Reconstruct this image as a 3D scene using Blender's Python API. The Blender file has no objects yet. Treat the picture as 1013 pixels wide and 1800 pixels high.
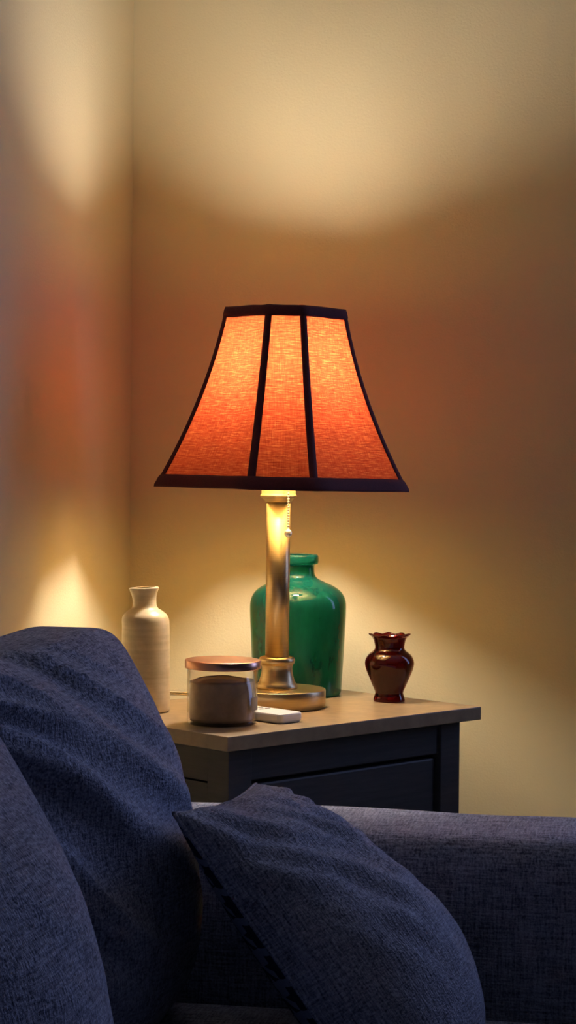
import bpy, bmesh, math
from mathutils import Vector, Matrix, noise

S = bpy.context.scene
COL = S.collection
R = math.radians

# ------------------------------------------------------------------ camera, world, light, exposure
CAM_Z = 1.01
cd = bpy.data.cameras.new('camera')
cd.sensor_fit = 'VERTICAL'; cd.sensor_height = 36.0; cd.sensor_width = 36.0 * 1013 / 1800
cd.lens = 36.0 * 3442 / 1800
cd.clip_start = 0.05
cam = bpy.data.objects.new('camera', cd); COL.objects.link(cam)
cam.matrix_world = (Matrix.Translation((0, 0, CAM_Z)) @ Matrix.Rotation(R(90 - 1.29), 4, 'X') @ Matrix.Rotation(0.00866, 4, 'Z'))
S.camera = cam

wd = bpy.data.worlds.new('world'); S.world = wd; wd.use_nodes = True
wd.node_tree.nodes['Background'].inputs[0].default_value = (0.25, 0.4, 1.0, 1)
wd.node_tree.nodes['Background'].inputs[1].default_value = 0.02

# the room frame: x = away from the left wall, y = along the left wall to the back wall
ROOM_ROT = R(-10)
ROOM_O = Vector((-0.857, 0, 0))
ROOM = Matrix.Translation(ROOM_O) @ Matrix.Rotation(ROOM_ROT, 4, 'Z')
BACK_W = 3.315
RIGHT_N = 3.4
FRONT_W = -2.6
CEIL = 2.4
WIN = (1.05, 1.75, 0.75, 1.85)      # window in the back wall, right of the nightstand: along the wall, then up

ld = bpy.data.lights.new('window_daylight', 'AREA')
ld.shape = 'RECTANGLE'; ld.size = WIN[1] - WIN[0]; ld.size_y = WIN[3] - WIN[2]
ld.color = (0.34, 0.46, 1.0); ld.energy = 11
lo = bpy.data.objects.new('window_daylight', ld); COL.objects.link(lo)
lo.matrix_world = ROOM @ Matrix.Translation(((WIN[0] + WIN[1]) / 2, BACK_W + 0.06, (WIN[2] + WIN[3]) / 2)) @ Matrix.Rotation(R(-90), 4, 'X')

BULB_STRENGTH = 440
BULB_COLOR = (1.0, 0.95, 0.95)

vs = S.view_settings
vs.view_transform = 'Standard'; vs.look = 'None'; vs.gamma = 1; vs.use_curve_mapping = False
vs.exposure = 0.0

# ------------------------------------------------------------------ material helpers
def mat(name):
    m = bpy.data.materials.new(name); m.use_nodes = True
    nt = m.node_tree; nt.nodes.clear()
    out = nt.nodes.new('ShaderNodeOutputMaterial')
    return m, nt, out

def nd(nt, typ, **kw):
    n = nt.nodes.new('ShaderNode' + typ)
    for k, v in kw.items():
        if k.startswith('i_'):
            n.inputs[k[2:].replace('_', ' ')].default_value = v
        else:
            setattr(n, k, v)
    return n

def coords(nt, scale=(1, 1, 1), kind='Object'):
    t = nd(nt, 'TexCoord'); mp = nd(nt, 'Mapping'); mp.inputs['Scale'].default_value = scale
    nt.links.new(t.outputs[kind], mp.inputs['Vector'])
    return mp.outputs[0]

def noise_tex(nt, scale_vec, detail=2, rough=0.5, kind='Object', scale=1.0):
    n = nd(nt, 'TexNoise'); n.inputs['Scale'].default_value = scale
    n.inputs['Detail'].default_value = detail; n.inputs['Roughness'].default_value = rough
    nt.links.new(coords(nt, scale_vec, kind), n.inputs['Vector'])
    return n.outputs['Fac']

def ramp(nt, fac, stops):
    r = nd(nt, 'ValToRGB'); e = r.color_ramp.elements
    while len(e) < len(stops): e.new(0.5)
    for el, (p, c) in zip(e, stops):
        el.position = p; el.color = (*c, 1)
    nt.links.new(fac, r.inputs[0]); return r.outputs[0]

def math_n(nt, op, a, b=None):
    m = nd(nt, 'Math', operation=op)
    for i, v in enumerate((a, b)):
        if v is None: continue
        if isinstance(v, (int, float)): m.inputs[i].default_value = v
        else: nt.links.new(v, m.inputs[i])
    return m.outputs[0]

def bump(nt, height, strength, dist):
    b = nd(nt, 'Bump'); b.inputs['Strength'].default_value = strength; b.inputs['Distance'].default_value = dist
    nt.links.new(height, b.inputs['Height']); return b.outputs[0]

def principled(nt, out, color=None, rough=0.5, metal=0.0, spec=0.5, normal=None, **kw):
    p = nd(nt, 'BsdfPrincipled')
    if color is not None:
        if hasattr(color, 'is_linked'): nt.links.new(color, p.inputs['Base Color'])
        else: p.inputs['Base Color'].default_value = (*color, 1)
    p.inputs['Roughness'].default_value = rough; p.inputs['Metallic'].default_value = metal
    p.inputs['Specular IOR Level'].default_value = spec
    for k, v in kw.items(): p.inputs[k.replace('_', ' ')].default_value = v
    if normal is not None: nt.links.new(normal, p.inputs['Normal'])
    nt.links.new(p.outputs[0], out.inputs[0]); return p

def m_plain(name, color, rough=0.5, metal=0.0, spec=0.5, grain=None):
    m, nt, out = mat(name)
    if grain:
        f = noise_tex(nt, grain, 3, 0.6)
        c = ramp(nt, f, [(0.3, tuple(x * 0.8 for x in color)), (0.7, tuple(min(1, x * 1.18) for x in color))])
        principled(nt, out, c, rough, metal, spec, bump(nt, f, 0.15, 0.002))
    else:
        principled(nt, out, color, rough, metal, spec)
    return m

def m_wall():
    m, nt, out = mat('cream_wall_paint')
    f = noise_tex(nt, (260, 260, 260), 3, 0.6)
    g = noise_tex(nt, (3, 3, 3), 2, 0.5)
    c = ramp(nt, g, [(0.3, (0.73, 0.605, 0.34)), (0.7, (0.76, 0.635, 0.36))])
    principled(nt, out, c, 0.78, 0, 0.22, bump(nt, f, 0.30, 0.0015)); return m

def m_fabric(name, dark, light, sc=1.0):
    m, nt, out = mat(name)
    a = noise_tex(nt, (420 * sc, 420 * sc, 38 * sc), 2, 0.6)
    b = noise_tex(nt, (420 * sc, 38 * sc, 420 * sc), 2, 0.6)
    c3 = noise_tex(nt, (38 * sc, 420 * sc, 420 * sc), 2, 0.6)
    g = noise_tex(nt, (14, 14, 14), 3, 0.6)
    s = math_n(nt, 'ADD', math_n(nt, 'MULTIPLY', math_n(nt, 'ADD', math_n(nt, 'ADD', a, b), c3), 0.30), math_n(nt, 'MULTIPLY', g, 0.10))
    c = ramp(nt, s, [(0.40, dark), (0.60, light)])
    p = principled(nt, out, c, 0.95, 0, 0.1, bump(nt, s, 0.9, 0.004))
    p.inputs['Sheen Weight'].default_value = 0.08; p.inputs['Sheen Roughness'].default_value = 0.5
    return m

def m_houndstooth():
    # broken-check (four-and-four) twill in the pillow's own plane
    m, nt, out = mat('houndstooth_fabric')
    t = nd(nt, 'TexCoord'); sp = nd(nt, 'SeparateXYZ'); nt.links.new(t.outputs['Object'], sp.inputs[0])
    P = 0.034
    u = math_n(nt, 'DIVIDE', sp.outputs[0], P); v = math_n(nt, 'DIVIDE', sp.outputs[1], P)
    fu = math_n(nt, 'FRACT', u); fv = math_n(nt, 'FRACT', v)
    wu = math_n(nt, 'GREATER_THAN', fu, 0.5); wv = math_n(nt, 'GREATER_THAN', fv, 0.5)
    tw = math_n(nt, 'GREATER_THAN', math_n(nt, 'FRACT', math_n(nt, 'MULTIPLY', math_n(nt, 'ADD', u, v), 2.0)), 0.5)
    inv = math_n(nt, 'SUBTRACT', 1.0, tw)
    k = math_n(nt, 'ADD', math_n(nt, 'MULTIPLY', wu, tw), math_n(nt, 'MULTIPLY', wv, inv))
    c = ramp(nt, k, [(0.4, (0.022, 0.026, 0.04)), (0.6, (0.20, 0.22, 0.27))])
    w = noise_tex(nt, (600, 600, 600), 2, 0.5)
    principled(nt, out, c, 0.95, 0, 0.1, bump(nt, w, 0.5, 0.002)); return m

def m_shade():
    m, nt, out = mat('red_slub_shade_fabric')
    a = noise_tex(nt, (60, 480, 1), 3, 0.6, 'UV')
    b = noise_tex(nt, (700, 45, 1), 2, 0.6, 'UV')
    s = math_n(nt, 'ADD', math_n(nt, 'MULTIPLY', a, 0.7), math_n(nt, 'MULTIPLY', b, 0.3))
    cd_ = ramp(nt, s, [(0.35, (0.34, 0.045, 0.030)), (0.65, (0.52, 0.10, 0.055))])
    ct = ramp(nt, s, [(0.33, (0.38, 0.045, 0.024)), (0.52, (0.58, 0.11, 0.048)), (0.70, (0.95, 0.33, 0.13))])
    bn = bump(nt, s, 0.4, 0.002)
    d = nd(nt, 'BsdfDiffuse'); nt.links.new(cd_, d.inputs[0]); nt.links.new(bn, d.inputs['Normal'])
    tr = nd(nt, 'BsdfTranslucent'); nt.links.new(ct, tr.inputs[0]); nt.links.new(bn, tr.inputs['Normal'])
    mx = nd(nt, 'MixShader'); mx.inputs[0].default_value = 0.40
    nt.links.new(d.outputs[0], mx.inputs[1]); nt.links.new(tr.outputs[0], mx.inputs[2])
    nt.links.new(mx.outputs[0], out.inputs[0]); return m

def m_lining():
    m, nt, out = mat('gold_shade_lining')
    f = noise_tex(nt, (300, 300, 300), 2, 0.5)
    c = ramp(nt, f, [(0.3, (0.76, 0.56, 0.21)), (0.7, (0.80, 0.59, 0.23))])
    d = nd(nt, 'BsdfDiffuse'); nt.links.new(c, d.inputs[0])
    tr = nd(nt, 'BsdfTranslucent'); tr.inputs[0].default_value = (0.80, 0.70, 0.42, 1)
    mx = nd(nt, 'MixShader'); mx.inputs[0].default_value = 0.25
    nt.links.new(d.outputs[0], mx.inputs[1]); nt.links.new(tr.outputs[0], mx.inputs[2])
    nt.links.new(mx.outputs[0], out.inputs[0]); return m

def m_glass(name, tint, ior=1.45, rough=0.02, body=None, body_fac=0.0):
    # clear or tinted glass wall: tinted see-through plus a Fresnel gloss, and cloudy body where it has one
    m, nt, out = mat(name)
    t = nd(nt, 'BsdfTransparent'); t.inputs[0].default_value = (*tint, 1)
    g = nd(nt, 'BsdfGlossy'); g.inputs['Roughness'].default_value = rough
    lw = nd(nt, 'LayerWeight'); lw.inputs[0].default_value = 0.5
    fr_ = math_n(nt, 'ADD', math_n(nt, 'MULTIPLY', math_n(nt, 'POWER', lw.outputs['Facing'], 4.0), 0.75), ((ior - 1) / (ior + 1)) ** 2)
    base = t.outputs[0]
    if body:
        n1 = noise_tex(nt, (30, 30, 12), 4, 0.65)
        c = ramp(nt, n1, [(0.3, tuple(x * 0.75 for x in body)), (0.7, tuple(min(1, x * 1.25) for x in body))])
        dd = nd(nt, 'BsdfDiffuse'); nt.links.new(c, dd.inputs[0])
        tl = nd(nt, 'BsdfTranslucent'); nt.links.new(c, tl.inputs[0])
        m1 = nd(nt, 'MixShader'); m1.inputs[0].default_value = 0.6
        nt.links.new(dd.outputs[0], m1.inputs[1]); nt.links.new(tl.outputs[0], m1.inputs[2])
        m2 = nd(nt, 'MixShader'); m2.inputs[0].default_value = body_fac
        nt.links.new(base, m2.inputs[1]); nt.links.new(m1.outputs[0], m2.inputs[2]); base = m2.outputs[0]
    mx = nd(nt, 'MixShader'); nt.links.new(fr_, mx.inputs[0])
    nt.links.new(base, mx.inputs[1]); nt.links.new(g.outputs[0], mx.inputs[2])
    nt.links.new(mx.outputs[0], out.inputs[0]); return m

def m_brushed(name, color, rough=0.3):
    m, nt, out = mat(name)
    f = noise_tex(nt, (8, 8, 900), 3, 0.7)
    c = ramp(nt, f, [(0.3, tuple(x * 0.85 for x in color)), (0.7, tuple(min(1, x * 1.1) for x in color))])
    p = principled(nt, out, c, rough, 1.0, 0.5, bump(nt, f, 0.06, 0.0006))
    return m

def m_ceramic():
    m, nt, out = mat('cream_crackle_glaze')
    rg = noise_tex(nt, (6, 6, 130), 3, 0.6)
    sp_ = noise_tex(nt, (60, 60, 60), 4, 0.7)
    s = math_n(nt, 'ADD', math_n(nt, 'MULTIPLY', rg, 0.6), math_n(nt, 'MULTIPLY', sp_, 0.4))
    c = ramp(nt, s, [(0.35, (0.54, 0.42, 0.23)), (0.65, (0.72, 0.59, 0.36))])
    principled(nt, out, c, 0.32, 0, 0.5, bump(nt, s, 0.25, 0.002)); return m

def m_emit(name, color, strength):
    m, nt, out = mat(name)
    e = nd(nt, 'Emission'); e.inputs[0].default_value = (*color, 1); e.inputs[1].default_value = strength
    nt.links.new(e.outputs[0], out.inputs[0]); return m

M = dict(
    wall=m_wall(),
    ceiling=m_plain('white_ceiling_paint', (0.88, 0.87, 0.83), 0.9),
    unseen_dark=m_plain('unseen_wall_dark_paint', (0.07, 0.07, 0.075), 0.8),  # invented dark colour for the unseen walls, added to cut bounced light
    floor=m_plain('dark_carpet', (0.08, 0.075, 0.07), 0.95, grain=(300, 300, 300)),
    frame=m_plain('white_window_paint', (0.8, 0.8, 0.78), 0.4),
    sofa=m_fabric('slate_chenille', (0.09, 0.095, 0.13), (0.47, 0.49, 0.60)),
    pillow=m_fabric('slate_ribbed_chenille', (0.09, 0.095, 0.125), (0.42, 0.44, 0.54), 1.1),
    hound=m_houndstooth(),
    wood_foot=m_plain('dark_wood', (0.05, 0.03, 0.02), 0.4),
    table=m_plain('dark_grey_painted_wood', (0.045, 0.042, 0.040), 0.5, grain=(12, 12, 160)),
    tabletop=m_plain('lamplit_painted_wood', (0.31, 0.215, 0.115), 0.34, spec=0.6, grain=(40, 40, 40)),  # same dark paint as the body, with lamplight put into the colour
    shade=m_shade(), lining=m_lining(),
    trim=m_plain('burgundy_binding', (0.085, 0.012, 0.017), 0.9, grain=(500, 500, 500)),
    brass=m_brushed('brushed_nickel', (0.57, 0.43, 0.23), 0.35),
    chrome=m_plain('polished_chain_metal', (0.95, 0.92, 0.86), 0.3, 0.85),
    socket=m_plain('brass_socket', (0.6, 0.48, 0.28), 0.4, 1.0),
    bulb=m_emit('lit_bulb', BULB_COLOR, BULB_STRENGTH),
    green=m_glass('emerald_seeded_glass', (0.12, 0.50, 0.38), 1.5, 0.06, (0.025, 0.30, 0.21), 0.46),
    ruby=m_glass('ruby_glass', (0.42, 0.07, 0.05), 1.52, 0.03, (0.10, 0.012, 0.008), 0.30),
    clear=m_glass('clear_glass', (0.96, 0.95, 0.92), 1.45, 0.01),
    wax=m_plain('beige_wax', (0.42, 0.29, 0.20), 0.5, grain=(50, 50, 50)),
    lid=m_plain('rose_copper_metal', (0.72, 0.40, 0.28), 0.28, 1.0),
    sticker=m_plain('white_paper', (0.75, 0.72, 0.66), 0.7),
    ceramic=m_ceramic(),
    remote=m_plain('white_plastic', (0.78, 0.76, 0.72), 0.35),
    button=m_plain('grey_rubber', (0.10, 0.09, 0.08), 0.6),
    cord=m_plain('gold_lamp_cord', (0.50, 0.36, 0.14), 0.35),
)

# ------------------------------------------------------------------ object helpers
def obj(name, bm, material, parent=None, smooth=True, matrix=None):
    me = bpy.data.meshes.new(name); bm.normal_update(); bm.to_mesh(me); bm.free()
    me.materials.append(M[material])
    if smooth:
        for p in me.polygons: p.use_smooth = True
    o = bpy.data.objects.new(name, me); COL.objects.link(o)
    if parent: o.parent = parent
    if matrix is not None:
        if parent: o.matrix_local = matrix
        else: o.matrix_world = matrix
    return o

def tag(o, label, cat, group=None):
    o['label'] = label; o['category'] = cat
    if group: o['group'] = group
    return o

def struct(o, label=None, cat=None):
    o['kind'] = 'structure'
    if label: o['label'] = label; o['category'] = cat
    return o

def thing(name, matrix, label, cat, group=None):
    o = bpy.data.objects.new(name, None); COL.objects.link(o); o.matrix_world = matrix
    o.empty_display_size = 0.05
    return tag(o, label, cat, group)

def part_label(o, label): o['label'] = label; return o

def box(bm, x0, x1, y0, y1, z0, z1, bevel=0.0, seg=2):
    r = bmesh.ops.create_cube(bm, size=1)
    for v in r['verts']:
        v.co = Vector((x0 + (v.co.x + .5) * (x1 - x0), y0 + (v.co.y + .5) * (y1 - y0), z0 + (v.co.z + .5) * (z1 - z0)))
    if bevel:
        es = list({e for v in r['verts'] for e in v.link_edges})
        bmesh.ops.bevel(bm, geom=es, offset=bevel, segments=seg, profile=0.6, affect='EDGES')

def mk_box(name, dims, material, parent=None, bevel=0.0, seg=2, smooth=False, matrix=None):
    bm = bmesh.new(); box(bm, *dims, bevel=bevel, seg=seg)
    return obj(name, bm, material, parent, smooth, matrix)

def lathe(prof, seg=64, ruffle=None):
    """prof: list of (r, z); r == 0 closes with a pole."""
    bm = bmesh.new(); rings = []
    for k, (r, z) in enumerate(prof):
        if r <= 1e-6:
            rings.append([bm.verts.new((0, 0, z))])
        else:
            ring = []
            for i in range(seg):
                a = 2 * math.pi * i / seg; rr, zz = r, z
                if ruffle: rr, zz = ruffle(k, a, r, z)
                ring.append(bm.verts.new((rr * math.cos(a), rr * math.sin(a), zz)))
            rings.append(ring)
    for a, b in zip(rings, rings[1:]):
        if len(a) == 1 and len(b) == 1: continue
        for i in range(seg):
            j = (i + 1) % seg
            if len(a) == 1: bm.faces.new((a[0], b[j], b[i]))
            elif len(b) == 1: bm.faces.new((a[i], a[j], b[0]))
            else: bm.faces.new((a[i], a[j], b[j], b[i]))
    bmesh.ops.recalc_face_normals(bm, faces=bm.faces)
    return bm

def smooth_prof(pts, n=6):
    """Catmull-Rom through (r, z) points."""
    out = []
    for i in range(len(pts) - 1):
        p0 = pts[max(i - 1, 0)]; p1 = pts[i]; p2 = pts[i + 1]; p3 = pts[min(i + 2, len(pts) - 1)]
        for k in range(n):
            t = k / n
            out.append(tuple(0.5 * ((2 * p1[c]) + (-p0[c] + p2[c]) * t + (2 * p0[c] - 5 * p1[c] + 4 * p2[c] - p3[c]) * t * t +
                                    (-p0[c] + 3 * p1[c] - 3 * p2[c] + p3[c]) * t ** 3) for c in (0, 1)))
    out.append(pts[-1]); return out

def tube(bm, pts, r, seg=8):
    pts = [Vector(p) for p in pts]; rings = []
    for i, p in enumerate(pts):
        t = (pts[min(i + 1, len(pts) - 1)] - pts[max(i - 1, 0)]).normalized()
        a = t.cross(Vector((0, 0, 1)))
        if a.length < 1e-3: a = Vector((1, 0, 0))
        a.normalize(); b = t.cross(a).normalized()
        rings.append([bm.verts.new(p + r * (math.cos(2 * math.pi * k / seg) * a + math.sin(2 * math.pi * k / seg) * b)) for k in range(seg)])
    for A, B in zip(rings, rings[1:]):
        for k in range(seg):
            bm.faces.new((A[k], A[(k + 1) % seg], B[(k + 1) % seg], B[k]))
    bm.faces.new(rings[0][::-1]); bm.faces.new(rings[-1])

def spline(pts, n=10):
    out = []; P = [Vector(p) for p in pts]
    for i in range(len(P) - 1):
        p0, p1, p2, p3 = P[max(i - 1, 0)], P[i], P[i + 1], P[min(i + 2, len(P) - 1)]
        for k in range(n):
            t = k / n
            out.append(0.5 * ((2 * p1) + (p2 - p0) * t + (2 * p0 - 5 * p1 + 4 * p2 - p3) * t * t + (3 * p1 - p0 - 3 * p2 + p3) * t ** 3))
    out.append(P[-1]); return out

def super_box(cuts, fn, k=6.0):
    """A subdivided cube rounded to a superquadric of exponent k; fn(p) maps unit coordinates to the final place."""
    bm = bmesh.new(); bmesh.ops.create_cube(bm, size=2)
    bmesh.ops.subdivide_edges(bm, edges=bm.edges[:], cuts=cuts, use_grid_fill=True)
    for v in bm.verts:
        # push the grid towards the edges so that the rounding is finely sampled
        p = Vector([math.sin(c * math.pi / 2) if abs(c) < 1 else c for c in v.co])
        s = (abs(p.x) ** k + abs(p.y) ** k + abs(p.z) ** k) ** (1 / k)
        v.co = fn(p / s)
    return bm

# ------------------------------------------------------------------ the room
def wall(name, dims, material):
    return struct(mk_box(name, dims, material, matrix=ROOM))

T = 0.12
struct(mk_box('floor', (-T, RIGHT_N + T, FRONT_W - T, BACK_W + T, -0.1, 0), 'floor', matrix=ROOM))
struct(mk_box('ceiling', (-T, RIGHT_N + T, FRONT_W - T, BACK_W + T, CEIL, CEIL + 0.1), 'ceiling', matrix=ROOM))
wall('wall_left', (-T, 0.019, FRONT_W, BACK_W, 0, CEIL), 'wall')
wall('wall_right', (RIGHT_N, RIGHT_N + T, FRONT_W, BACK_W, 0, CEIL), 'unseen_dark')
wall('wall_front', (-T, RIGHT_N + T, FRONT_W - T, FRONT_W, 0, CEIL), 'unseen_dark')
bm = bmesh.new()
box(bm, -T, WIN[0], BACK_W, BACK_W + T, 0, CEIL)
box(bm, WIN[1], RIGHT_N + T, BACK_W, BACK_W + T, 0, CEIL)
box(bm, WIN[0], WIN[1], BACK_W, BACK_W + T, 0, WIN[2])
box(bm, WIN[0], WIN[1], BACK_W, BACK_W + T, WIN[3], CEIL)
struct(obj('wall_back', bm, 'wall', None, False, ROOM))
bm = bmesh.new()
fy0, fy1, b = BACK_W - 0.015, BACK_W + 0.03, 0.05
box(bm, WIN[0] - b, WIN[1] + b, fy0, fy1, WIN[3], WIN[3] + b, 0.004)
box(bm, WIN[0] - b, WIN[1] + b, fy0, fy1, WIN[2] - b, WIN[2], 0.004)
box(bm, WIN[0] - b, WIN[0], fy0, fy1, WIN[2], WIN[3], 0.004)
box(bm, WIN[1], WIN[1] + b, fy0, fy1, WIN[2], WIN[3], 0.004)
struct(obj('window_1', bm, 'frame', None, False, ROOM))

# ------------------------------------------------------------------ sofa (room frame)
SEAT_Z = 0.42
ARM_W0, ARM_W1, ARM_TOP = 2.295, 2.52, 0.602
IN_W0 = 1.15
SOFA = thing('sofa', ROOM @ Matrix.Translation((0.5, 1.72, 0)), 'slate-blue fabric sofa with a rounded arm in front of the nightstand', 'sofa')
SO = Vector((0.5, 1.72, 0))
def sofa_part(name, dims, cuts=24, k=8.0, mod=None, material='sofa'):
    x0, x1, y0, y1, z0, z1 = dims
    def fn(p):
        q = Vector(((x0 + x1) / 2 + p.x * (x1 - x0) / 2, (y0 + y1) / 2 + p.y * (y1 - y0) / 2, (z0 + z1) / 2 + p.z * (z1 - z0) / 2))
        if mod: q = mod(p, q)
        return q - SO
    return obj(name, super_box(cuts, fn, k), material, SOFA)
def arm_mod(p, q):
    if p.z > 0:
        q.z += 0.006 * noise.noise(Vector((q.x * 5, q.y * 4, 1.0))) * p.z
        q.y += 0.004 * noise.noise(Vector((q.x * 6, q.z * 6, 4.0)))
    return q
sofa_part('arm', (0.03, 0.93, ARM_W0, ARM_W1, 0.08, ARM_TOP), 36, 8.0, arm_mod)
sofa_part('arm', (0.03, 0.93, 0.92, 1.145, 0.08, ARM_TOP), 36, 8.0, arm_mod)
sofa_part('back_frame', (0.02, 0.17, 1.145, ARM_W0, 0.08, 0.73), 20, 6)
sofa_part('base', (0.17, 0.90, 1.145, ARM_W0, 0.08, 0.28), 12, 14)
for fx in (0.08, 0.85):
    for fy in (0.98, 2.45):
        bm = bmesh.new(); box(bm, fx - .025, fx + .025, fy - .025, fy + .025, 0, 0.09, 0.005)
        for v in bm.verts: v.co -= SO
        obj('foot', bm, 'wood_foot', SOFA, False)

def seat_cushion(y0, y1, label):
    def fn(p):
        q = Vector((0.525 + p.x * 0.355, (y0 + y1) / 2 + p.y * (y1 - y0) / 2, 0.35 + p.z * 0.068))
        if p.z > 0: q.z += 0.004 * (1 - p.x ** 2) * (1 - p.y ** 2) * p.z
        return q
    tag(obj('seat_cushion', super_box(22, fn, 9), 'sofa', None, True, ROOM), label, 'cushion')
seat_cushion(1.725, 2.285, 'slate-blue sofa seat cushion under the throw pillow beside the arm')
seat_cushion(1.155, 1.715, 'slate-blue sofa seat cushion below the plump smooth back cushion')

def back_cushion(y0, y1, ztop, seed, crease, bulge, label, f0, f1, f3, k=9.0):
    zb = SEAT_Z + 0.004; yc = (y0 + y1) / 2; hy = (y1 - y0) / 2
    def front(t):        # distance of the front face from the wall at its ends; t = 0 seat .. 1 top
        return f0 - f1 * t - f3 * t ** 3
    def back(t):
        return 0.175 + 0.006 * t
    def fn(p):
        t = (p.z + 1) / 2
        z = zb + t * (ztop - zb)
        f, b_ = front(t), back(t)
        x = (f + b_) / 2 + p.x * (f - b_) / 2
        y = yc + p.y * hy
        if p.x > 0:
            x += bulge * p.x * (1 - p.y ** 2) * (1 - abs(p.z) ** 3)
        # gently sagging top edge and pinched top corners
        if p.z > 0:
            z += -0.012 * p.z * (1 - p.y ** 2) * 0.5
        if crease and p.x > -0.6:
            m = max(0.0, min(1.0, (p.z + 0.75) / 0.9)) * (0.35 + 0.65 * max(0, p.x))
            s = z * 0.86 + (y - y0) * 0.50
            tt = -z * 0.50 + (y - y0) * 0.86
            wv = noise.noise(Vector((s * 24 + 0.6 * noise.noise(Vector((tt * 5, s * 6, seed))), tt * 2.0, seed)))
            w2 = noise.noise(Vector((s * 60, tt * 5, seed + 7)))
            rd = (1 - abs(wv)) ** 5 - 0.35
            d = crease * m * (0.55 * rd + 0.50 * wv + 0.06 * w2) * (1 - min(1.0, max(0.0, p.y + 0.1) / 0.75) ** 2)
            x += d * 0.8; z += d * 0.6 * max(0, p.z)
        x += 0.006 * noise.noise(Vector((y * 5, z * 6, seed + 3)))
        return Vector((x, y, z))
    o = obj('back_cushion', super_box(70, fn, k), 'sofa', None, True, ROOM)
    return tag(o, label, 'cushion')
back_cushion(1.735, 2.285, 0.838, 2.0, 0.032, 0.080, 'wrinkled slate-blue sofa back cushion behind the throw pillow, beside the arm', 0.360, 0.050, 0.030)
back_cushion(1.16, 1.72, 0.828, 9.0, 0.005, 0.095, 'smooth plump slate-blue sofa back cushion, not touched by the throw pillow', 0.413, 0.055, 0.045)

# throw pillow: local x runs along its top edge, y down the slope, z out of the plain face
def throw_pillow():
    A_, B_ = 0.20, 0.195
    ex = Vector((0.0, 1.0, -0.09)).normalized()
    ey = Vector((0.60, 0.0, -0.80)); ey = (ey - ex * ey.dot(ex)).normalized()
    ez = ex.cross(ey).normalized()
    if ez.x < 0: ez = -ez
    c = Vector((0.548, 2.085, 0.518))
    fm = Matrix(((ex.x, ey.x, ez.x, c.x), (ex.y, ey.y, ez.y, c.y), (ex.z, ey.z, ez.z, c.z), (0, 0, 0, 1)))
    fi = fm.inverted()
    root = thing('throw_pillow', ROOM @ fm, 'slate-blue throw pillow with houndstooth underside leaning on the wrinkled back cushion', 'pillow')
    N = 72
    def pt(u, v, side):
        # outline: sides drawn in between the four ears
        x = A_ * u * (1 - 0.05 * (1 - v * v)); y = B_ * v * (1 - 0.05 * (1 - u * u))
        g = max(0.0, (1 - u * u)) ** 0.45 * max(0.0, (1 - v * v)) ** 0.45
        th = (0.118 if side > 0 else 0.040) * g
        if side > 0:
            th *= 1 + 0.30 * v - 0.26 * max(0.0, v) ** 3
            # pleats gathered towards the upper far corner
            m = max(0, 0.55 - v) * g ** 0.6
            th += 0.012 * m * noise.noise(Vector((x * 10 + y * 14, x * -34 + y * 26, 5.0)))
            th += 0.010 * g * noise.noise(Vector((x * 9, y * 9, 2.0)))
            cr = math.hypot(u - 1, (v + 1)) 
            th += 0.006 * math.sin(math.atan2(v + 1.06, 1.06 - u) * 15) * max(0, 1 - cr / 1.1) * min(1, g * 3)
        q = fm @ Vector((x, y, side * th))
        lim = SEAT_Z + 0.006
        if q.z < lim + 0.02:        # the lower edge is pressed flat on the seat
            e = max(0.0, lim + 0.02 - q.z); q.z = lim + 0.02 * math.exp(-e / 0.02); q.x += 0.02 * e
        return fi @ q
    for side, nm, mt in ((1, 'plain_cover', 'pillow'), (-1, 'patterned_cover', 'hound')):
        bm = bmesh.new()
        vs_ = [[bm.verts.new(pt(math.sin(math.pi / 2 * (2 * i / N - 1)), math.sin(math.pi / 2 * (2 * j / N - 1)), side)) for j in range(N + 1)] for i in range(N + 1)]
        for i in range(N):
            for j in range(N):
                q = (vs_[i][j], vs_[i + 1][j], vs_[i + 1][j + 1], vs_[i][j + 1])
                bm.faces.new(q if side > 0 else q[::-1])
        o = obj(nm, bm, mt, root)
        if side < 0: part_label(o, 'dark houndstooth patterned underside')
    bm = bmesh.new()
    rim = [pt(u / 20, -1, 1) for u in range(-20, 20)] + [pt(1, v / 20, 1) for v in range(-20, 20)] + \
          [pt(-u / 20, 1, 1) for u in range(-20, 20)] + [pt(-1, -v / 20, 1) for v in range(-20, 21)]
    tube(bm, rim, 0.0022, 6)
    obj('seam', bm, 'pillow', root)
throw_pillow()

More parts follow.
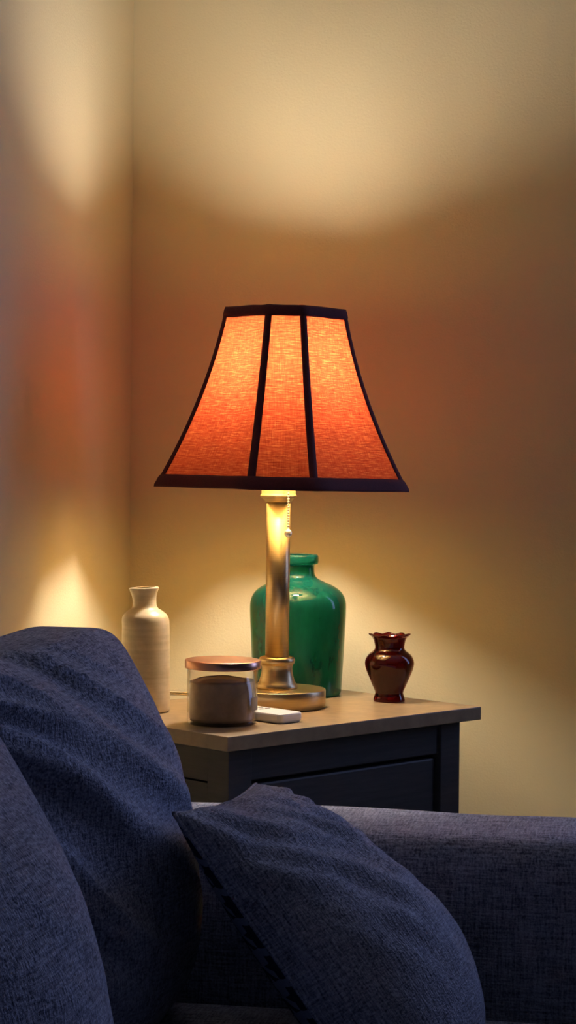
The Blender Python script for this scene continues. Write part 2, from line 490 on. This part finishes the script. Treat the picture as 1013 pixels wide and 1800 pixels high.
# ------------------------------------------------------------------ nightstand (its own frame: x along the long side, y to the back)
TOP_Z = 0.66
NS = Matrix.Translation((-0.0757, 2.534, 0)) @ Matrix.Rotation(R(44.11), 4, 'Z')
TL, TD, TT, OV, LG = 0.507, 0.36, 0.0195, 0.022, 0.042
table = thing('nightstand', NS, 'dark painted wooden nightstand with panelled sides behind the sofa arm', 'nightstand')
mk_box('tabletop', (0, TL, 0, TD, TOP_Z - TT, TOP_Z), 'tabletop', table, 0.0012, 2)
x0, x1, y0, y1 = OV, TL - OV, OV, TD - OV
zt = TOP_Z - TT
for lx in (x0, x1 - LG):
    for ly in (y0, y1 - LG):
        mk_box('leg', (lx, lx + LG, ly, ly + LG, 0, zt), 'table', table, 0.0015)
def panel_side(axis, pos, out):
    """A framed side on a long face: rail, recessed groove and raised panel, lower rail."""
    a0, a1 = x0 + LG, x1 - LG
    def bx(nm, u0, u1, z0, z1, d0, d1, bev=0.0015):
        ys = sorted((pos - out * d0, pos - out * d1))
        return mk_box(nm, (u0, u1, ys[0], ys[1], z0, z1), 'table', table, bev)
    bx('top_rail', a0, a1, zt - 0.047, zt, 0.004, 0.026)
    bx('side_panel', a0 + 0.001, a1 - 0.006, 0.14, zt - 0.053, 0.007, 0.022, 0.003)
    bx('panel_backing', a0, a1, 0.10, zt, 0.024, 0.030, 0)
    bx('bottom_rail', a0, a1, 0.09, 0.134, 0.003, 0.026)
panel_side('y', y0, -1)
panel_side('y', y1, 1)
# short face with the drawers (towards the left wall) and its plain opposite
def short_face(pos, out, drawers):
    b0, b1 = y0 + LG, y1 - LG
    def bx(nm, z0, z1, d0, d1, g=0.002, bev=0.0012):
        xs = sorted((pos - out * d0, pos - out * d1))
        return mk_box(nm, (xs[0], xs[1], b0 + g, b1 - g, z0, z1), 'table', table, bev)
    if drawers:
        for z0, z1 in ((zt - 0.049, zt - 0.003), (0.36, zt - 0.051), (0.12, 0.357)):
            d = bx('drawer', z0, z1, 0.003, 0.022)
            bm = lathe(smooth_prof([(0.006, 0), (0.005, 0.008), (0.011, 0.016), (0.009, 0.021), (0, 0.022)], 4), 20)
            k = obj('knob', bm, 'table', d, True, Matrix.Translation((pos + out * -0.003, (b0 + b1) / 2 + 0.05, (z0 + z1) / 2)) @ Matrix.Rotation(R(90) * out, 4, 'Y'))
    else:
        bx('end_panel', 0.12, zt, 0.006, 0.022, 0)
    xs = sorted((pos - out * 0.024, pos - out * 0.030))
    mk_box('drawer_backing' if drawers else 'panel_backing', (xs[0], xs[1], b0, b1, 0.10, zt), 'table', table)
short_face(x0, -1, True)
short_face(x1, 1, False)
mk_box('bottom_shelf', (x0 + 0.03, x1 - 0.03, y0 + 0.03, y1 - 0.03, 0.10, 0.118), 'table', table)

def on_table(u, v, rot=0.0):
    return NS @ Matrix.Translation((u, v, TOP_Z)) @ Matrix.Rotation(rot, 4, 'Z')

# ------------------------------------------------------------------ table lamp
def table_lamp():
    u, v = 0.272, 0.192
    base = on_table(u, v); base = Matrix.Translation(base.translation)
    L = thing('table_lamp', base, 'lit table lamp with red panelled shade and brushed metal column on the nightstand', 'lamp')
    k = 0.000832
    obj('base', lathe([(0, 0), (0.069, 0), (0.0695, 0.0015), (0.0716, 0.002), (0.0716, 0.0255), (0.0709, 0.0270), (0.0692, 0.0275), (0, 0.0275)], 96), 'brass', L)
    bell = [(0.0, 0.0275), (0.0300, 0.0275), (0.0304, 0.0295), (0.0300, 0.0325), (0.0278, 0.0355), (0.0256, 0.0400), (0.0238, 0.0460), (0.0228, 0.0520), (0.0225, 0.0585),
            (0.0232, 0.0610), (0.0232, 0.0625), (0.0250, 0.0635), (0.0262, 0.0660), (0.0264, 0.0690), (0.0255, 0.0725), (0.0225, 0.0742), (0.0, 0.0745)]
    obj('column_foot', lathe(bell, 64), 'brass', L)
    obj('column', lathe([(0, 0.0745), (0.0174, 0.0745), (0.0174, 0.3005), (0, 0.3005)], 64), 'brass', L)
    col = [(0.0, 0.3000), (0.0188, 0.3000), (0.0205, 0.3020), (0.0225, 0.3045), (0.0262, 0.3070), (0.0272, 0.3085), (0.0262, 0.3105), (0.0250, 0.3120), (0.0248, 0.3250), (0.0235, 0.3290), (0.0, 0.3300)]
    obj('collar', lathe(col, 64), 'brass', L)
    obj('socket', lathe([(0, 0.330), (0.012, 0.330), (0.017, 0.345), (0.017, 0.385), (0.0195, 0.388), (0.0195, 0.442), (0.0150, 0.446), (0, 0.446)], 32), 'socket', L)
    bz = 0.446
    obj('bulb', lathe(smooth_prof([(0.0, bz), (0.0130, bz + 0.001), (0.0135, bz + 0.010), (0.0195, bz + 0.023), (0.0270, bz + 0.043), (0.0285, bz + 0.056), (0.0240, bz + 0.074), (0.0120, bz + 0.085), (0.0, bz + 0.0875)], 3), 20), 'bulb', L)
    # harp and spider that carry the shade
    bm = bmesh.new()
    hp = [(0.0185, 0.350), (0.040, 0.372), (0.050, 0.43), (0.046, 0.50), (0.022, 0.556), (0.0, 0.566)]
    tube(bm, spline([(x, 0, z) for x, z in hp] + [(-x, 0, z) for x, z in hp[::-1][1:]], 6), 0.0014, 6)
    bmesh.ops.rotate(bm, cent=(0, 0, 0), matrix=Matrix.Rotation(R(35), 3, 'Z'), verts=bm.verts)
    obj('harp', bm, 'socket', L)
    # pull chain
    px = Vector((0.0145, -0.030))
    bm = bmesh.new()
    z = 0.3750
    tube(bm, [(px.x, px.y, z), (px.x, px.y, 0.262)], 0.0004, 5)
    while z > 0.263:
        bmesh.ops.create_icosphere(bm, subdivisions=2, radius=0.0019, matrix=Matrix.Translation((px.x, px.y, z))); z -= 0.0039
    tube(bm, [(0.012, -0.012, 0.376), (px.x, px.y, 0.376)], 0.0015, 6)
    obj('pull_chain', bm, 'chrome', L)
    bm = lathe(smooth_prof([(0, -0.0068), (0.0022, -0.0064), (0.0050, -0.0035), (0.0056, 0.0), (0.0046, 0.0034), (0.0022, 0.0054), (0.0014, 0.0075), (0, 0.0080)], 4), 24)
    obj('chain_ball', bm, 'chrome', L, True, Matrix.Translation((px.x, px.y, 0.2560)))

    # shade: an octagon of four wide and four narrow panels, flaring downwards
    z0s, z1s = 0.3190, 0.5810
    r_top, n_top, r_bot, n_bot = 0.0850, 0.0245, 0.1815, 0.0455
    SH = bpy.data.objects.new('shade', None); COL.objects.link(SH); SH.parent = L
    SH.matrix_local = Matrix.Translation((0.006, 0, 0.45)) @ Matrix.Rotation(R(0.8), 4, 'Y') @ Matrix.Rotation(R(0.6), 4, 'Z') @ Matrix.Translation((0, 0, -0.45))
    part_label(SH, 'red flared eight-panel fabric shade with dark binding')
    def dims_at(t):       # t = 0 top .. 1 bottom
        s = 0.5 * t + 0.5 * t * t
        return r_top + (r_bot - r_top) * s, n_top + (n_bot - n_top) * (0.75 * t + 0.25 * t * t), z1s + (z0s - z1s) * t
    def corners(t, grow=0.0):
        r, n, z = dims_at(t); r += grow; n += grow * 0.414
        return [Vector((x, y, z)) for x, y in ((-n, -r), (n, -r), (r, -n), (r, n), (n, r), (-n, r), (-r, n), (-r, -n))]
    NT, NU = 24, 8
    for nm, mt, inset in (('panel', 'shade', 0.0), ('lining', 'lining', 0.0035)):
        for i in range(8):
            j = (i + 1) % 8
            bm = bmesh.new(); uvl = bm.loops.layers.uv.new('uv'); grid = []
            for a in range(NT + 1):
                t = 0.01 + 0.98 * a / NT; c = corners(t, -inset); row = []
                for b_ in range(NU + 1):
                    s = b_ / NU; p = c[i].lerp(c[j], s)
                    q = p.copy(); q.z = 0; sag = 0.0035 * math.sin(math.pi * s) * math.sin(math.pi * t)
                    p -= q.normalized() * sag
                    vv = bm.verts.new(p); row.append((vv, ((s - 0.5) * (c[j] - c[i]).length + i * 0.7, (1 - t) * 0.28)))
                grid.append(row)
            for a in range(NT):
                for b_ in range(NU):
                    q = (grid[a][b_], grid[a + 1][b_], grid[a + 1][b_ + 1], grid[a][b_ + 1])
                    f = bm.faces.new([x[0] for x in q])
                    for lp, x in zip(f.loops, q): lp[uvl].uv = x[1]
            obj(nm, bm, mt, SH)
    # bound seams
    for i in range(8):
        bm = bmesh.new(); rings = []
        for a in range(NT + 1):
            t = a / NT; c = corners(t)
            p = c[i]; e1 = (c[(i + 1) % 8] - p).normalized(); e0 = (c[(i - 1) % 8] - p).normalized()
            o_ = Vector((p.x, p.y, 0)).normalized(); h = 0.0057 + 0.0012 * t
            k1 = 0.0016
            rings.append([bm.verts.new(q) for q in (p + e0 * h + o_ * 0.0006, p + e0 * h * 0.8 + o_ * k1, p + o_ * 0.0024, p + e1 * h * 0.8 + o_ * k1, p + e1 * h + o_ * 0.0006, p - o_ * 0.0010)])
        for A_, B_ in zip(rings, rings[1:]):
            for q in range(6): bm.faces.new((A_[q], A_[(q + 1) % 6], B_[(q + 1) % 6], B_[q]))
        bm.faces.new(rings[0]); bm.faces.new(rings[-1][::-1]); bmesh.ops.recalc_face_normals(bm, faces=bm.faces)
        obj('seam_binding', bm, 'trim', SH)
    # top and bottom bindings with a rounded section
    def rim(name, t_a, t_b, thick):
        bm = bmesh.new(); rings = []
        sec = [(0.0, -0.001), (0.0, thick * 0.6), (0.2, thick), (0.5, thick * 1.05), (0.8, thick), (1.0, thick * 0.6), (1.0, -0.001), (0.5, -0.002)]
        for s, g in sec:
            c = corners(t_a + (t_b - t_a) * s, g); pts = []
            for i in range(8):
                a, b_ = c[i], c[(i + 1) % 8]
                for q in range(6): pts.append(a.lerp(b_, q / 6))
            for q, p in enumerate(pts):
                p.z += 0.0009 * noise.noise(Vector((p.x * 40, p.y * 40, s * 3)))
            rings.append([bm.verts.new(p) for p in pts])
        n_ = len(rings[0])
        for a in range(len(rings)):
            A_, B_ = rings[a], rings[(a + 1) % len(rings)]
            for q in range(n_): bm.faces.new((A_[q], A_[(q + 1) % n_], B_[(q + 1) % n_], B_[q]))
        bmesh.ops.recalc_face_normals(bm, faces=bm.faces)
        obj(name, bm, 'trim', SH)
    rim('top_binding', 0.0, 0.060, 0.0030)
    rim('bottom_binding', 0.930, 1.0, 0.0040)
    # spider: ring with four spokes
    bm = bmesh.new()
    for a in range(4):
        an = R(45 + 90 * a); tube(bm, [(0.004 * math.cos(an), 0.004 * math.sin(an), 0.568), (0.075 * math.cos(an), 0.075 * math.sin(an), 0.574)], 0.0012, 5)
    bmesh.ops.create_cone(bm, cap_ends=True, segments=16, radius1=0.008, radius2=0.008, depth=0.003, matrix=Matrix.Translation((0, 0, 0.568)))
    obj('spider', bm, 'socket', SH)
    bm = lathe(smooth_prof([(0, 0.566), (0.004, 0.567), (0.005, 0.571), (0.003, 0.576), (0.0045, 0.580), (0, 0.584)], 4), 16)
    obj('finial', bm, 'chrome', L)
table_lamp()

# lamp cord arching over the back edge of the nightstand
pts = [NS @ Vector(p) for p in ((0.235, 0.262, 0.6660), (0.236, 0.300, 0.6665), (0.228, 0.340, 0.6690), (0.190, 0.362, 0.6705), (0.150, 0.375, 0.667), (0.120, 0.388, 0.640), (0.112, 0.395, 0.56), (0.12, 0.39, 0.30), (0.13, 0.385, 0.06), (0.15, 0.385, 0.004))]
c0 = pts[0].copy()
bm = bmesh.new(); sp = [p - c0 for p in spline(pts, 10)]
for off in (-0.0014, 0.0014):
    tube(bm, [p + Vector((0, 0, off)) for p in sp], 0.0015, 8)
tag(obj('lamp_cord', bm, 'cord', None, True, Matrix.Translation(c0)), 'thin gold lamp cord at the back edge of the nightstand beside the cream vase', 'cord')

# ------------------------------------------------------------------ green glass bottle
def hollow(outer, th, floor_th):
    inner = [(max(r - th, 0.0005), z) for r, z in outer if r > th and z > floor_th]
    return outer + inner[::-1] + [(0, inner[0][1])]
k = 0.000881
o_ = [(0.0, 0.0015), (0.055, 0.0), (0.0650, 0.0008), (0.0678, 0.006), (0.0688, 0.020), (0.0712, 0.060), (0.0735, 0.105), (0.0745, 0.132), (0.0740, 0.143), (0.0712, 0.152), (0.0650, 0.1605),
      (0.0545, 0.1680), (0.0425, 0.1735), (0.0325, 0.1780), (0.0268, 0.1830), (0.0250, 0.1890), (0.0248, 0.1985), (0.0262, 0.2010), (0.0302, 0.2025), (0.0312, 0.2080), (0.0308, 0.2140), (0.0285, 0.2165), (0.0240, 0.2160)]
bm = lathe([(0, 0.0015)] + smooth_prof(hollow(o_, 0.0035, 0.004)[1:-1], 3) + [(0, 0.006)], 96)
for v_ in bm.verts:
    a = math.atan2(v_.co.y, v_.co.x); g = 1 + 0.006 * noise.noise(Vector((math.cos(a) * 2, math.sin(a) * 2, v_.co.z * 25)))
    v_.co.x *= g; v_.co.y *= g
tag(obj('glass_bottle', bm, 'green', None, True, on_table(0.408, 0.288)), 'large green glass bottle with a short rolled neck behind the lamp', 'bottle')

# ------------------------------------------------------------------ cream ceramic bottle vase
o_ = [(0.0, 0.001), (0.028, 0.0), (0.0330, 0.0010), (0.0348, 0.005), (0.0350, 0.020), (0.0346, 0.060), (0.0342, 0.100), (0.0339, 0.122), (0.0335, 0.132), (0.0310, 0.1385), (0.0250, 0.1440), (0.0195, 0.1475), (0.0172, 0.1515), (0.0168, 0.1590), (0.0180, 0.1670), (0.0208, 0.1745), (0.0212, 0.1765), (0.0200, 0.1775)]
bm = lathe([(0, 0.001)] + smooth_prof(hollow(o_, 0.0035, 0.005)[1:-1], 4) + [(0, 0.006)], 72)
for v_ in bm.verts:
    if v_.co.z > 0.16: v_.co.z += v_.co.x * 0.05 * (v_.co.z - 0.16) / 0.017       # the hand-made mouth is not level
    v_.co.x += -0.0035 * max(0, v_.co.z - 0.12) / 0.06
tag(obj('ceramic_vase', bm, 'ceramic', None, True, Matrix.Translation(on_table(0.091, 0.275).translation)), 'slim cream ceramic bottle vase between the sofa cushion and the candle', 'vase')

# ------------------------------------------------------------------ ruby glass vase with ruffled mouth
o_ = [(0.0, 0.003), (0.018, 0.0), (0.0228, 0.0006), (0.0238, 0.0030), (0.0226, 0.0080), (0.0212, 0.0120), (0.0218, 0.0160), (0.0245, 0.0220), (0.0300, 0.0350), (0.0350, 0.0470), (0.0371, 0.0560), (0.0362, 0.0630), (0.0318, 0.0705), (0.0250, 0.0760), (0.0222, 0.0800), (0.0226, 0.0860), (0.0245, 0.0930), (0.0272, 0.0975), (0.0302, 0.0995), (0.0304, 0.1008)]
pr = [(0, 0.003)] + smooth_prof(hollow(o_, 0.0024, 0.004)[1:-1], 4) + [(0, 0.006)]
def ruf(kk, a, r, z):
    w_ = max(0.0, (z - 0.086) / 0.0148)
    s = math.sin(9 * a + 0.6)
    return r + 0.0016 * w_ ** 2 * s, z + 0.0011 * w_ ** 2 * s
tag(obj('glass_vase', lathe(pr, 108, ruf), 'ruby', None, True, on_table(0.450, 0.133)), 'small dark red glass vase with a ruffled mouth near the corner of the nightstand', 'vase')

# ------------------------------------------------------------------ jar candle
J = thing('jar_candle', on_table(0.087, 0.107), 'glass jar candle with a copper lid near the corner of the nightstand', 'candle')
gl = [(0, 0.0), (0.0440, 0.0), (0.0472, 0.0012), (0.0482, 0.0042), (0.0482, 0.0770), (0.0460, 0.0770), (0.0460, 0.0085), (0.0445, 0.0070), (0, 0.0068)]
obj('glass_jar', lathe(gl, 96), 'clear', J)
wx = [(0, 0.0072), (0.0430, 0.0074), (0.0446, 0.0090), (0.0448, 0.0560), (0.0440, 0.0585), (0.0425, 0.0580), (0.0380, 0.0560), (0.0, 0.0548)]
bm = lathe(smooth_prof(wx[1:-1], 3) + [(0, 0.0548)], 72)
for v_ in bm.verts:
    if v_.co.z > 0.05: v_.co.z += 0.0035 * noise.noise(Vector((v_.co.x * 30, v_.co.y * 30, 3.3)))
obj('wax', bm, 'wax', J)
ldp = [(0, 0.0772), (0.0505, 0.0772), (0.0512, 0.0764), (0.0520, 0.0764), (0.0522, 0.0772), (0.0522, 0.0862), (0.0516, 0.0872), (0.0505, 0.0875), (0, 0.0875)]
obj('lid', lathe(ldp, 96), 'lid', J, True, Matrix.Rotation(R(0.6), 4, 'X'))
bm = bmesh.new(); g = []
for i in range(7):
    a = R(-78 + i * 5) ; g.append([bm.verts.new((0.0486 * math.cos(a), 0.0486 * math.sin(a), z)) for z in (0.020, 0.038)])
for A_, B_ in zip(g, g[1:]): bm.faces.new((A_[0], B_[0], B_[1], A_[1]))
bmesh.ops.solidify(bm, geom=bm.faces[:], thickness=-0.0003)
obj('label', bm, 'sticker', J)

# ------------------------------------------------------------------ small white remote
RM = thing('remote_control', on_table(0.161, 0.118), 'small white remote control lying beside the jar candle', 'remote')
bm = bmesh.new()
W2, L2, rc = 0.0235, 0.072, 0.009
def rr(w_, l_, r_, z):
    out = []
    for cx, cy, a0 in ((w_ - r_, l_ - r_, 0), (-w_ + r_, l_ - r_, 90), (-w_ + r_, -l_ + r_, 180), (w_ - r_, -l_ + r_, 270)):
        for q in range(7):
            a = R(a0 + q * 15); out.append(bm.verts.new((cx + r_ * math.cos(a), cy + r_ * math.sin(a), z)))
    return out
ring = [rr(W2 - s, L2 - s, rc - s * 0.6, z) for s, z in ((0.0045, 0.0), (0.0022, 0.0008), (0.0006, 0.0035), (0.0, 0.0070), (0.0, 0.0110), (0.0006, 0.0128), (0.0018, 0.0135))]
for A_, B_ in zip(ring, ring[1:]):
    for q in range(len(A_)): bm.faces.new((A_[q], A_[(q + 1) % len(A_)], B_[(q + 1) % len(A_)], B_[q]))
bm.faces.new(ring[0][::-1]); bm.faces.new(ring[-1])
obj('shell', bm, 'remote', RM, False)
for rI in range(5):
    for cI in range(3):
        y_ = -0.010 + rI * 0.014; x_ = -0.0125 + cI * 0.0125
        mk_box('button', (x_ - 0.0036, x_ + 0.0036, y_ - 0.0022, y_ + 0.0022, 0.0130, 0.0142), 'button', RM, 0.0005)
